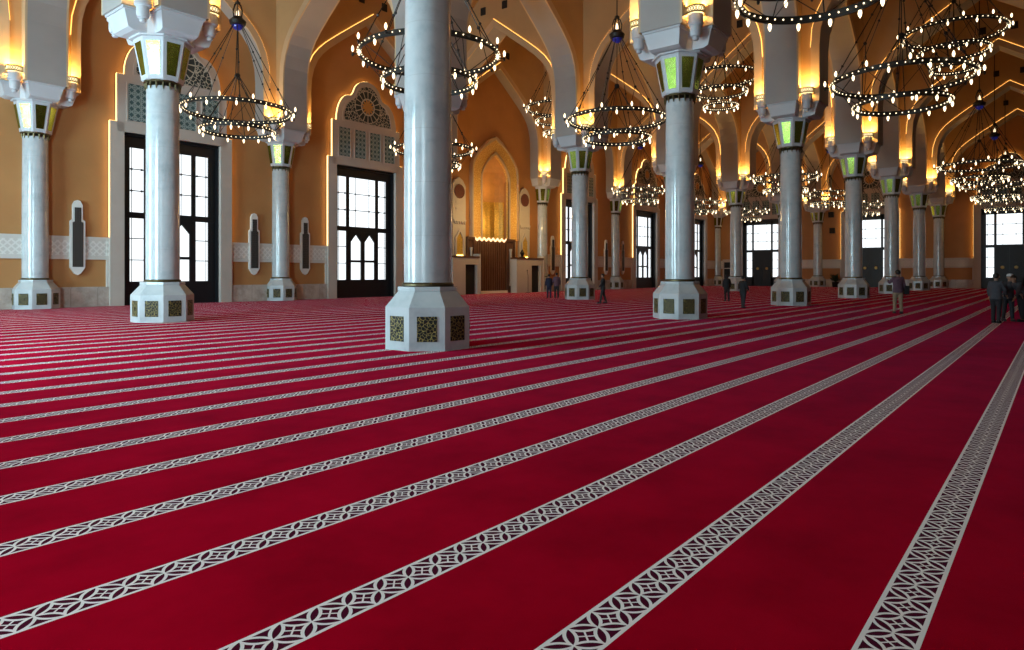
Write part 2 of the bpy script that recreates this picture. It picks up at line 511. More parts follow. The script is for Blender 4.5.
w = wall_with_openings('wall_north', XW, XE, [(d, DW, DH) for d in DOOR_N] + [(MIHRAB_X, 1.76, 11.9)], .5)
w.location = (0, YN, 0); tag(w, kind='structure')
w = wall_with_openings('wall_east', -YN, -YS, [(-d, DW, DH) for d in DOOR_E], .5)
w.location = (XE, 0, 0); w.rotation_euler = (0, 0, -PI/2); tag(w, kind='structure')
DOOR_W = [4.6, 17.8, 31.2]
w = wall_with_openings('wall_west', YS, YN, [(d, DW, DH) for d in DOOR_W], .5)
w.location = (XW, 0, 0); w.rotation_euler = (0, 0, PI/2); tag(w, kind='structure')
mb = MB(); mb.box(XW, XE, YS - .4, YS, 0, Z_CEIL)
tag(mb.build('wall_south', plain('low_bounce_brown', (.14, .08, .05), .7)), kind='structure')  # unseen closing wall, colour kept dark to cut bounced light

# ------------------------------------------------------------------ doors (local: x along the wall, y = depth into the wall, z up)
def lobed_outline():
    """surround outline, right half from bottom to apex (x,z)"""
    pts = [(3.28, 0), (3.28, 9.55), (2.95, 9.55), (2.95, 12.05), (2.60, 12.05)]
    # lower lobe: from (2.6,12.05) bulging to cusp (1.38,13.95)
    for i in range(1, 8):
        t = i/7; a = t*PI/2*.93
        pts.append((1.38 + 1.22*math.cos(a)**.9 if t < 1 else 1.38, 12.05 + 1.9*math.sin(a)/math.sin(PI/2*.93)))
    for i in range(1, 9):
        t = i/8; a = t*PI/2
        pts.append((1.22*math.cos(a) if t < 1 else 0., 13.98 + 1.15*math.sin(a)))
    return pts

def tracery_outline():
    pts = [(2.05, 12.18), (2.05, 12.3)]
    for i in range(1, 8):
        a = i/7*PI/2*.9
        pts.append((1.12 + .93*math.cos(a), 12.3 + 1.35*math.sin(a)))
    for i in range(1, 8):
        a = i/7*PI/2
        pts.append((1.02*math.cos(a), 13.65 + 1.12*math.sin(a)))
    return pts

def sym(pts):
    return [(x, z) for x, z in pts] + [(-x, z) for x, z in pts[::-1] if x > 1e-6]

def make_surround(parent):
    proj = .25
    R = lobed_outline()
    mb = MB()
    # three solid fields: two jambs and the head (with an opening for nothing: panels sit proud)
    for s in (1, -1):
        mb.prism_y([(s*DW, 0), (s*3.28, 0), (s*3.28, 9.55), (s*DW, 9.55)], -proj, 0)
    head = [(2.95, 9.552)] + [p for p in R[3:]]
    mb.prism_y([(-2.95, DH), (2.95, DH)] + head[1:] + [(-x, z) for x, z in head[::-1] if x > 1e-6 and z > 9.6], -proj, 0)
    mb.box(-DW, DW, -proj, 0, DH, DH + .02)
    mb.build('surround', M['surround'], parent)
    # warm strips along the outer edge
    mb = MB()
    for s in (1, -1):
        path = [(x, z) for x, z in R[1:]]
        path = [(3.28, 3.55)] + path
        for i in range(len(path) - 1):
            (xa, za), (xb, zb) = path[i], path[i+1]
            dx, dz = xb - xa, zb - za; l = math.hypot(dx, dz)
            if l < 1e-4: continue
            nx, nz = dz/l, -dx/l
            if nz > .95 or (abs(dz) < .02): pass
            e = .02
            A = (s*(xa + nx*e), za + nz*e); B = (s*(xb + nx*e), zb + nz*e)
            mb.poly([(A[0], -proj*.45, A[1]), (B[0], -proj*.45, B[1]), (B[0], -proj*.8, B[1]), (A[0], -proj*.8, A[1])])
    mb.build('edge_light', M['led_bright'], parent)
    T = sym(tracery_outline())
    mb = MB(); mb.prism_y(T, -proj - .03, -proj + .02); mb.build('tympanum', M['tracery'], parent)
    mb = MB()
    To = [(x*1.07, 12.18 + (z - 12.18)*1.05 - (.08 if z < 12.2 else 0)) for x, z in T]
    n = len(T)
    for i in range(n):
        j = (i + 1) % n
        mb.poly([(T[i][0], -proj - .06, T[i][1]), (T[j][0], -proj - .06, T[j][1]), (To[j][0], -proj - .06, To[j][1]), (To[i][0], -proj - .06, To[i][1])])
        mb.poly([(T[i][0], -proj - .06, T[i][1]), (T[j][0], -proj - .06, T[j][1]), (T[j][0], -proj, T[j][1]), (T[i][0], -proj, T[i][1])])
        mb.poly([(To[i][0], -proj - .06, To[i][1]), (To[j][0], -proj - .06, To[j][1]), (To[j][0], -proj, To[j][1]), (To[i][0], -proj, To[i][1])])
    mb.build('tympanum_moulding', M['surround'], parent)
    for c in (-1.98, -.66, .66, 1.98):
        mb = MB(); mb.box(c - .47, c + .47, -proj - .015, -proj + .03, 9.68, 11.62)
        p = mb.build('lattice_panel', M['lattice'], parent)
        mb = MB()
        for (a, b, z0, z1) in ((c-.53, c-.47, 9.62, 11.68), (c+.47, c+.53, 9.62, 11.68), (c-.47, c+.47, 9.62, 9.68), (c-.47, c+.47, 11.62, 11.68)):
            mb.box(a, b, -proj - .05, -proj, z0, z1)
        mb.build('panel_moulding', M['surround'], p)

def make_door(name, solid):
    root = empty(name); tag(root, kind='structure')
    d0, d1 = .30, .42
    fr = MB()
    def bar(x0, x1, z0, z1, dd=0): fr.box(x0, x1, d0 + dd, d1, z0, z1)
    # reveal lining
    fr.box(-DW, -DW + .06, 0, d1, 0, DH); fr.box(DW - .06, DW, 0, d1, 0, DH); fr.box(-DW, DW, 0, d1, DH - .1, DH)
    for s in (1, -1):
        a, b = sorted((s*2.13, s*DW)); bar(a, b, 0, DH)
        a, b = sorted((s*1.16, s*1.40)); bar(a, b, 0, DH)
    bar(-DW, DW, 8.38, DH); bar(-DW, DW, 4.63, 4.95, -.04); bar(-2.13, 2.13, 0, 1.25)
    fr.build('frame', M['doormetal'], root)
    panes = [(-2.13, -1.40, 4.95, 8.38), (1.40, 2.13, 4.95, 8.38), (-1.16, 1.16, 4.95, 8.38), (-2.13, -1.40, 1.25, 4.63), (1.40, 2.13, 1.25, 4.63)]
    if not solid: panes += [(-1.16, 1.16, 1.25, 4.63)]
    for x0, x1, z0, z1 in panes:
        mb = MB(); mb.poly([(x0, d1 - .03, z0), (x1, d1 - .03, z0), (x1, d1 - .03, z1), (x0, d1 - .03, z1)])
        mb.build('pane', M['pane'], root)
    mt = MB()
    for zz in (6.1, 7.25):
        for x0, x1 in ((-2.13, -1.40), (1.40, 2.13), (-1.16, 1.16)): mt.box(x0, x1, d0 + .04, d1 - .04, zz - .025, zz + .025)
        for x in (-2.02, -1.5, -.6, .6, 1.5, 2.02): mt.ball((x, d0 + .06, zz), .07, 6, 4)
    for zz in (2.4, 3.55):
        for x0, x1 in ((-2.13, -1.40), (1.40, 2.13)): mt.box(x0, x1, d0 + .04, d1 - .04, zz - .025, zz + .025)
    for x in (-.6, .6, -2.02, 2.02): mt.box(x - .014, x + .014, d0 + .05, d1 - .04, 4.95, 8.38)
    for x in (-2.02, 2.02): mt.box(x - .014, x + .014, d0 + .05, d1 - .04, 1.25, 4.63)
    mt.build('muntin', M['doormetal'], root)
    if solid:
        for s in (1, -1):
            a, b = sorted((s*.002, s*1.16))
            mb = MB(); mb.box(a, b, d0 - .02, d1, 0.02, 4.63)
            mb.box(a + .14, b - .14, d0 - .05, d0, .5, 1.9); mb.box(a + .14, b - .14, d0 - .05, d0, 2.9, 4.3)
            lf = mb.build('door_leaf', M['doormetal'], root)
            mb = MB(); mb.lathe([(.19, 0), (.19, .04), (.10, .09)], 12)
            hd = mb.build('handle', M['brass'], lf, loc=(s*.62, d0 - .03, 2.4)); hd.rotation_euler = (PI/2, 0, 0)
    else:
        for s in (1, -1):
            # leaf with a pointed light
            mb = MB()
            a, b = s*.16, s*1.04
            mb.box(*sorted((s*.0, a)), d0 - .03, d1 - .05, 1.25, 4.63); mb.box(*sorted((b, s*1.16)), d0 - .03, d1 - .05, 1.25, 4.63)
            mb.box(*sorted((a, b)), d0 - .03, d1 - .05, 2.46, 2.62)
            mid = (a + b)/2
            mb.prism_y([(a, 4.63), (a, 3.9), (mid, 4.42), (mid, 4.63)], d0 - .03, d1 - .05)
            mb.prism_y([(b, 4.63), (b, 3.9), (mid, 4.42), (mid, 4.63)], d0 - .03, d1 - .05)
            mb.build('door_leaf', M['doormetal'], root)
    make_surround(root)
    return root

da = make_door('door_1', False); db = make_door('door_2', True)
da.location = (DOOR_N[0], YN, 0)
k = 3
for x in DOOR_N[1:]:
    d = copy_tree(da); d.name = 'door_%d' % k; d.location = (x, YN, 0); k += 1
for i, y in enumerate(DOOR_E):
    d = db if i == 0 else copy_tree(db)
    if i: d.name = 'door_%d' % k; k += 1
    d.location = (XE, y, 0); d.rotation_euler = (0, 0, -PI/2)
for y in DOOR_W:
    d = copy_tree(da); d.name = 'door_%d' % k; k += 1
    d.location = (XW, y, 0); d.rotation_euler = (0, 0, PI/2)
    for ch in kids(d):
        if ch.name.startswith('pane'):
            ch.data = ch.data.copy(); ch.data.materials[0] = M['pane_dimmed' if y < 10 else 'pane_west']

# ------------------------------------------------------------------ wall trim: plinth, frieze
def runs(lo, hi, gaps):
    out = []; x = lo
    for a, b in sorted(gaps):
        if a > x + .05: out.append((x, a))
        x = max(x, b)
    if hi > x + .05: out.append((x, hi))
    return out
def wall_trim(lo, hi, gaps, place_fn, names):
    for a, b in runs(lo, hi, gaps):
        mb = MB(); mb.box(a, b, -.12, 0, 0, .93); mb.box(a, b, -.15, 0, .93, 1.0)
        place_fn(tag(mb.build('baseboard_' + names, M['plinth']), kind='structure'))
        mb = MB(); mb.box(a, b, -.07, 0, 2.42, 3.48); mb.box(a, b, -.11, 0, 3.40, 3.52); mb.box(a, b, -.11, 0, 2.38, 2.5)
        for x in (a, b):
            x0, x1 = sorted((x, x + (.12 if x == a else -.12)))
            mb.box(x0, x1, -.10, 0, 1.0, 3.5)
        place_fn(tag(mb.build('trim_' + names, M['relief']), kind='structure'))
def pn(o): o.location = (0, YN, 0)
def pe(o): o.location = (XE, 0, 0); o.rotation_euler = (0, 0, -PI/2)
wall_trim(XW, XE, [(d - 3.28, d + 3.28) for d in DOOR_N] + [(MIHRAB_X - 5.4, MIHRAB_X + 7.9)], pn, 'north')
wall_trim(-YN, -YS, [(-d - 3.28, -d + 3.28) for d in DOOR_E], pe, 'east')

# ------------------------------------------------------------------ columns
def make_column():
    root = empty('column')
    # pedestal
    mb = MB()
    P = octagon(.92)
    mb.prism_z(P, 0, .93); k = (.64/.92)
    mb.prism_z(P, .93, 1.28, scale_top=k); mb.prism_z([(x*k*1.03, y*k*1.03) for x, y in P], 1.28, 1.37)
    ped = mb.build('pedestal', M['marble'], root)
    for i in range(8):
        a = i*PI/4
        mb = MB(); mb.box(-.215, .215, -.012, .02, .2, .74)
        mb.box(-.05, .05, -.035, 0, .42, .52)
        p = mb.build('bronze_grille', M['bronze'], ped)
        p.location = (.92*math.cos(a), .92*math.sin(a), 0); p.rotation_euler = (0, 0, a + PI/2)
    mb = MB(); mb.lathe([(.56, 1.37), (.585, 1.39), (.585, 1.43), (.555, 1.46)], 32)
    mb.build('collar', M['brass_dark'], root, smooth=40)
    mb = MB(); mb.lathe([(.54, 1.45), (.542, 2.5), (.535, 5), (.515, 8.15)], 48)
    mb.build('shaft', M['marble'], root, smooth=40)
    mb = MB(); mb.lathe([(.535, 8.24), (.60, 8.27), (.60, 8.34), (.56, 8.37)], 32)
    for i in range(16):
        a = 2*PI*i/16; c, s_ = math.cos(a), math.sin(a)
        mb.tube([(.545*c, .545*s_, 8.26), (.548*c, .548*s_, 8.12), (.545*c, .545*s_, 8.03)], .045, 5, r1=.012)
    mb.build('necking', M['brass_dark'], root, smooth=40)
    # lantern capital
    mb = MB(); rot = PI/8
    rb, rt = .62/math.cos(PI/8), .84/math.cos(PI/8)
    mb.lathe([(rb*.9, 8.32), (rb, 8.35), (rb, 8.42), (rt, 9.66), (rt, 9.74), (rt*.9, 9.76)], 8, rot)
    cap = mb.build('capital', M['corbel'], root)
    zl, zh = 8.50, 9.58
    for i in range(8):
        a = i*PI/4
        def ap(z): return .62 + (.84 - .62)*(z - 8.42)/(9.66 - 8.42)
        def hw(z): return ap(z)*math.tan(PI/8) - .115
        mb = MB(); e = .012
        P = [(-hw(zl), zl), (hw(zl), zl), (hw(zh), zh), (-hw(zh), zh)]
        V = [(ap(z) + e, x, z) for x, z in P]; W = [(ap(z) - .03, x, z) for x, z in P]
        mb.poly(V)
        for j in range(4):
            j2 = (j + 1) % 4; mb.poly([V[j], V[j2], W[j2], W[j]])
        p = mb.build('glass_panel', M['mosaic'], cap); p.rotation_euler = (0, 0, a)
    # corbel: cross-shaped, tapering in
    mb = MB()
    def cross(L, h): return [(L, -h), (L, h), (h, h), (h, L), (-h, L), (-h, h), (-L, h), (-L, -h), (-h, -h), (-h, -L), (h, -L), (h, -h)]
    def loft(l0, h0, z0, l1, h1, z1):
        A, B = cross(l0, h0), cross(l1, h1)
        k = len(mb.v); n = 12
        mb.v += [(x, y, z0) for x, y in A] + [(x, y, z1) for x, y in B]
        mb.f.append(tuple(range(k + n - 1, k - 1, -1))); mb.mi.append(0)
        mb.f.append(tuple(range(k + n, k + 2*n))); mb.mi.append(0)
        for i in range(n):
            j = (i + 1) % n
            mb.f.append((k + i, k + j, k + n + j, k + n + i)); mb.mi.append(0)
    loft(1.36, .60, 9.84, 1.53, .71, 10.37); loft(1.58, .745, 10.37, 1.58, .745, 10.45)
    loft(1.18, .58, 9.78, 1.36, .60, 9.84)
    mb.prism_z(octagon(.96), 9.72, 9.80)
    mb.prism_z(octagon(.96), 9.80, 10.44, scale_top=1.12)
    mb.build('corbel', M['corbel'], root)
    return root

def make_uplight():
    root = empty('uplight')
    mb = MB(); mb.lathe([(.02, -.56), (.09, -.54), (.11, -.48), (.09, -.43), (.17, -.40), (.20, -.30), (.20, -.05), (.26, 0), (.26, .34), (.25, .36)], 20)
    b = mb.build('uplight', M['corbel'], None, smooth=40)
    bpy.data.objects.remove(root)
    mb = MB(); mb.lathe([(.36, .36), (.36, .40), (.345, .40), (.345, .60), (.36, .60), (.36, .64)], 20, cap=False)
    g = MB()
    for i in range(20):
        a = 2*PI*i/20; a2 = a + 2*PI/20
        for (s0, s1) in ((a, a2), (a2, a)):
            g.tube([(.315*math.cos(s0), .315*math.sin(s0), .40), (.315*math.cos(s1), .315*math.sin(s1), .60)], .014, 4)
    for z in (.39, .61): g.ring(.315, .04, .05, z, 20)
    g.build('grille', M['brass'], b)
    mb2 = MB(); mb2.lathe([(.29, .40), (.29, .60)], 20, cap=False); mb2.build('lit_drum', M['grille_glow'], b)
    l = MB(); l.lathe([(.02, .575), (.27, .575)], 20, cap=False); l.build('lamp', M['uplamp'], b)
    return b

col0 = make_column()
up0 = make_uplight()
up0.parent = col0; up0.location = (-1.12, -1.12, 10.45); up0['label'] = 'round uplight bracket with lit brass grille'
for sx, sy in ((1, -1), (-1, 1), (1, 1)):
    c = copy_tree(up0, col0); c.location = (sx*1.12, sy*1.12, 10.45)
KIDS.clear()
LABELS = {
 (0,0): 'tallest nearest white marble column, left of centre, its capital above the frame',
 (1,0): 'large white marble column right of centre, second of the nearest row',
 (2,0): 'white marble column third along the nearest row, left of the second end wall door',
 (3,0): 'white marble column fourth along the nearest row, between two bright end wall doors',
 (4,0): 'white marble column fifth along the nearest row, behind the visitor with the dark bag',
 (5,0): 'white marble column sixth along the nearest row, second last before the end wall',
 (6,0): 'slim far white column ending the nearest row, against the ochre end wall',
 (0,1): 'white marble column in front of the leftmost tall black door',
 (1,1): 'white column of the middle row almost hidden behind the tallest nearest column',
 (2,1): 'white marble column beside two visitors, to the right of the prayer niche',
 (3,1): 'white column of the middle row hidden behind the large column right of centre',
 (4,1): 'white marble column of the middle row just left of the leftmost end wall door',
 (5,1): 'white column of the middle row behind the third column of the nearest row',
 (6,1): 'slim far white column against the end wall, between its left and middle doors',
 (0,2): 'white wall column at the left edge of the view, before the first black door',
 (1,2): 'white wall column between the first two black doors, two grilles beside it',
 (2,2): 'white wall column left of the prayer niche, hidden behind the tallest nearest column',
 (3,2): 'white wall column right of the prayer niche, warm light glowing above its capital',
 (4,2): 'thin white wall column right of the black robed walking visitor, below a chandelier',
 (5,2): 'far white wall column hidden behind the shaft of the large column right of centre',
 (6,2): 'farthest white corner column, where the niche wall meets the end wall',
}
for j in range(3):
    for i in range(7):
        r = col0 if (i, j) == (0, 0) else copy_tree(col0)
        r.location = (U[i], N[j], 0)
        tag(r, LABELS[(i, j)], 'column', 'white marble columns of the hall')
# the columns standing in the walls have no brackets behind
for o in [o for o in COL.objects if o.name.split('.')[0] == 'uplight']:
    p = o.parent
    bad = (o.location.y > 0 and abs(p.location.y - N[2]) < .01) or (o.location.x > 0 and abs(p.location.x - U[6]) < .01)
    if bad:
        for ch in kids(o): bpy.data.objects.remove(ch)
        bpy.data.objects.remove(o)
KIDS.clear()

# ------------------------------------------------------------------ chandeliers
def bulb_mesh():
    mb = MB(); mb.lathe([(.010, -.27), (.034, -.22), (.050, -.16), (.042, -.10), (.020, -.05)], 7)
    return mb.mesh('bulb', M['bulb'], smooth=60)
BULB = bulb_mesh()
_mb = MB(); _mb.tube([(0, 0, 0), (.12, 0, -.03), (.24, 0, -.02)], .02, 4); _mb.lathe([(.03, -.09), (.045, -.02), (.03, .05)], 6, 0, (.24, 0, -.02))
ARM_MESH = _mb.mesh('bulb_arm', M['iron'])
def make_chandelier(name, tiers, hub_z, inner_z):
    """z relative to the top ring; tiers: (radius, dz, down, up)"""
    root = empty(name)
    top_r = tiers[0][0]
    for r, dz, down, upn in tiers:
        mb = MB(); mb.ring(r, .10, .13, dz, 64); mb.ring(r, .05, .2, dz, 64)
        rg = mb.build('ring', M['iron'], root)
        bd = MB(); nb = (12, 9)[upn == 0]*5
        for i in range(nb):
            a = 2*PI*i/nb
            bd.ball(((r + .065)*math.cos(a), (r + .065)*math.sin(a), dz), .025, 5, 3)
            bd.ball(((r - .065)*math.cos(a), (r - .065)*math.sin(a), dz), .025, 5, 3)
        b = bd.build('pin_lamps', M['bead'], rg); b['kind'] = 'stuff'
        for i in range(upn):
            link('bulb_arm', ARM_MESH, rg, (0, 0, dz), (0, 0, 2*PI*(i + .5)/upn)).location = (r*math.cos(2*PI*(i + .5)/upn), r*math.sin(2*PI*(i + .5)/upn), dz)
        for i in range(down):
            a = 2*PI*i/down
            link('bulb', BULB, rg, ((r + .02)*math.cos(a), (r + .02)*math.sin(a), dz - .02))
        for i in range(upn):
            a = 2*PI*(i + .5)/upn
            link('bulb', BULB, rg, ((r + .24)*math.cos(a), (r + .24)*math.sin(a), dz), (PI, 0, 0))
    # suspension rods with knots
    mb = MB()
    K = 8
    for i in range(K):
        a = 2*PI*(i + .3)/K; c, s = math.cos(a), math.sin(a)
        A = Vector((.22*c, .22*s, hub_z - .25)); B = Vector((top_r*c, top_r*s, .08))
        if i % 2 == 0:
            mb.tube([A, B], .020, 4)
            for t in (.35, .6, .82): mb.ball(A.lerp(B, t), .055, 6, 4)
        else:
            S = A.lerp(B, .72)*1.0
            mb.tube([A, S], .020, 4); mb.ball(S, .07, 6, 4); mb.ball(A.lerp(S, .5), .055, 6, 4)
            for da_ in (-.24, .24):
                mb.tube([S, (top_r*math.cos(a + da_), top_r*math.sin(a + da_), .08)], .018, 4)
    mb.build('suspension_rods', M['iron'], root)
    mb = MB()
    mb.tube([(0, 0, hub_z - .3), (0, 0, inner_z)], .02, 5); mb.ball((0, 0, inner_z), .13, 8, 5)
    r2, dz2 = tiers[1][0], tiers[1][1]
    for i in range(8):
        a = 2*PI*(i + .1)/8
        mb.tube([(.05*math.cos(a), .05*math.sin(a), inner_z), (r2*math.cos(a), r2*math.sin(a), dz2)], .018, 4)
    for i in range(8):
        a = 2*PI*(i + .1)/8; a2 = a + PI/8
        mb.tube([(top_r*math.cos(a2), top_r*math.sin(a2), 0), (r2*math.cos(a), r2*math.sin(a), dz2)], .014, 4)
        mb.tube([(top_r*math.cos(a2), top_r*math.sin(a2), 0), (r2*math.cos(a + PI/4), r2*math.sin(a + PI/4), dz2)], .014, 4)
    if len(tiers) > 2:
        r3, dz3 = tiers[2][0], tiers[2][1]
        for i in range(8):
            a = 2*PI*(i + .1)/8
            mb.tube([(r2*math.cos(a), r2*math.sin(a), dz2), (r3*math.cos(a), r3*math.sin(a), dz3)], .014, 4)
    mb.build('inner_rods', M['iron'], root)
    mb = MB()
    mb.lathe([(.20, hub_z - .28), (.36, hub_z - .22), (.40, hub_z - .05), (.34, hub_z + .02), (.24, hub_z + .1), (.22, hub_z + .16)], 20)
    for i in range(6):
        a = 2*PI*i/6; c, s = math.cos(a), math.sin(a)
        mb.tube([(.2*c, .2*s, hub_z + .12), (.24*c, .24*s, hub_z + .45), (.16*c, .16*s, hub_z + .72), (.04*c, .04*s, hub_z + .85)], .03, 5)
    mb.lathe([(.10, hub_z + .80), (.14, hub_z + .86), (.05, hub_z + .95)], 10)
    mb.tube([(0, 0, hub_z + .9), (0, 0, Z_CEIL - ZTOP[0] + .30)], .03, 6)
    hub = mb.build('hub', M['iron'], root, smooth=40)
    mb = MB(); mb.lathe([(.02, hub_z - .50), (.14, hub_z - .46), (.24, hub_z - .36), (.26, hub_z - .27)], 16); mb.build('glass_bowl', M['blueglass'], hub, smooth=50)
    mb = MB(); mb.lathe([(.02, hub_z + .14), (.07, hub_z + .22), (.06, hub_z + .42), (.01, hub_z + .55)], 8); mb.build('lantern_lamp', M['bead'], hub, smooth=50)
    return root

Z_STD, Z_HIGH = 9.60, 14.90
ZTOP = [Z_STD]
ch0 = make_chandelier('chandelier', [(2.50, 0, 12, 12), (1.68, -.95, 14, 0)], 4.45, 1.75)
ZTOP[0] = Z_HIGH
ch1 = make_chandelier('chandelier', [(2.45, 0, 12, 12), (1.68, -1.0, 14, 0), (1.08, -1.95, 12, 0)], 4.45, 1.75)
SPOTS = [
 (17.2, 31.25, 0, 'two ringed chandelier hanging before the leftmost black door'),
 (17.2, 17.85, 0, 'large two ringed chandelier cut in two by the tallest nearest column'),
 (17.1, 4.65, 0, 'nearest chandelier, only its lower bulbs in view at the top edge'),
 (30.5, 31.25, 0, 'chandelier low behind the tallest column, left of the prayer niche'),
 (30.5, 17.8, 0, 'two ringed chandelier left of the large column right of centre'),
 (30.4, 4.9, 0, 'big chandelier at upper right, lowest of the two big overlapping ones'),
 (44.2, 17.8, 1, 'high three ringed chandelier right of the large column capital'),
 (44.2, 4.6, 1, 'high three ringed chandelier at upper right above the other big chandelier'),
 (44.2, 31.25, 1, 'high chandelier half hidden by the arch in front of the prayer niche'),
 (57.9, 31.25, 0, 'chandelier hanging in front of the black door right of the niche'),
 (57.9, 17.8, 0, 'chandelier partly behind the third column of the nearest row, left side'),
 (57.9, 4.5, 0, 'front chandelier of the right hand cluster under the chevron arches'),
 (71.8, 31.25, 0, 'far chandelier just right of the large column right of centre'),
 (71.8, 17.8, 0, 'small chandelier between the third and fourth columns of the nearest row'),
 (71.8, 4.5, 0, 'middle chandelier of the right hand cluster, partly behind the front one'),
 (86.0, 31.25, 0, 'farthest small chandelier before the leftmost end wall door'),
 (86.0, 17.8, 0, 'farthest small chandelier before the middle end wall door'),
 (86.0, 4.5, 0, 'rearmost chandelier of the right hand cluster, above the right end door'),
]
used = {0: False, 1: False}
for x, y, kind, lab in SPOTS:
    src = (ch0, ch1)[kind]
    r = src if not used[kind] else copy_tree(src)
    used[kind] = True
    r.location = (x, y, (Z_STD - (.30 if y < 6 else 0), Z_HIGH)[kind])
    tag(r, lab, 'chandelier', 'ring chandeliers hanging in the bays')
KIDS.clear()

# ------------------------------------------------------------------ elongated wall grilles beside the wall columns
def make_grille():
    root = empty('wall_grille')
    O = [(0, 5.33), (.12, 5.28), (.22, 5.08), (.22, 4.36), (.33, 4.28), (.33, 1.98), (.14, 1.68), (0, 1.60)]
    O = O + [(-x, z) for x, z in O[-2:0:-1]]
    mb = MB(); mb.prism_y(O, -.16, 0); mb.build('frame', M['white'], root)
    I = [(.14, 4.96), (.14, 4.25), (.235, 4.22), (.235, 2.0), (-.235, 2.0), (-.235, 4.22), (-.14, 4.25), (-.14, 4.96)]
    mb = MB(); mb.prism_y(I, -.18, -.15); mb.build('dark_lattice', M['dark_lattice'], root)
    return root
gr0 = make_grille()
GR = [
 (12.48, 'dark slotted wall grille in white frame between left edge column and first black door'),
 (21.97, 'dark slotted wall grille in white frame just right of the first black door'),
 (25.53, 'dark slotted wall grille in white frame just left of the second black door'),
 (52.98, 'dark slotted wall grille right of the prayer niche, above two visitors'),
 (62.82, 'thin dark wall grille above the walking visitor in black, right of column'),
 (66.38, 'thin dark wall grille left of the black door seen beside the large column'),
]
for i, (x, lab) in enumerate(GR):
    g = gr0 if i == 0 else copy_tree(gr0)
    g.location = (x, YN, 0); tag(g, lab, 'wall grille', 'slotted wall grilles')
KIDS.clear()

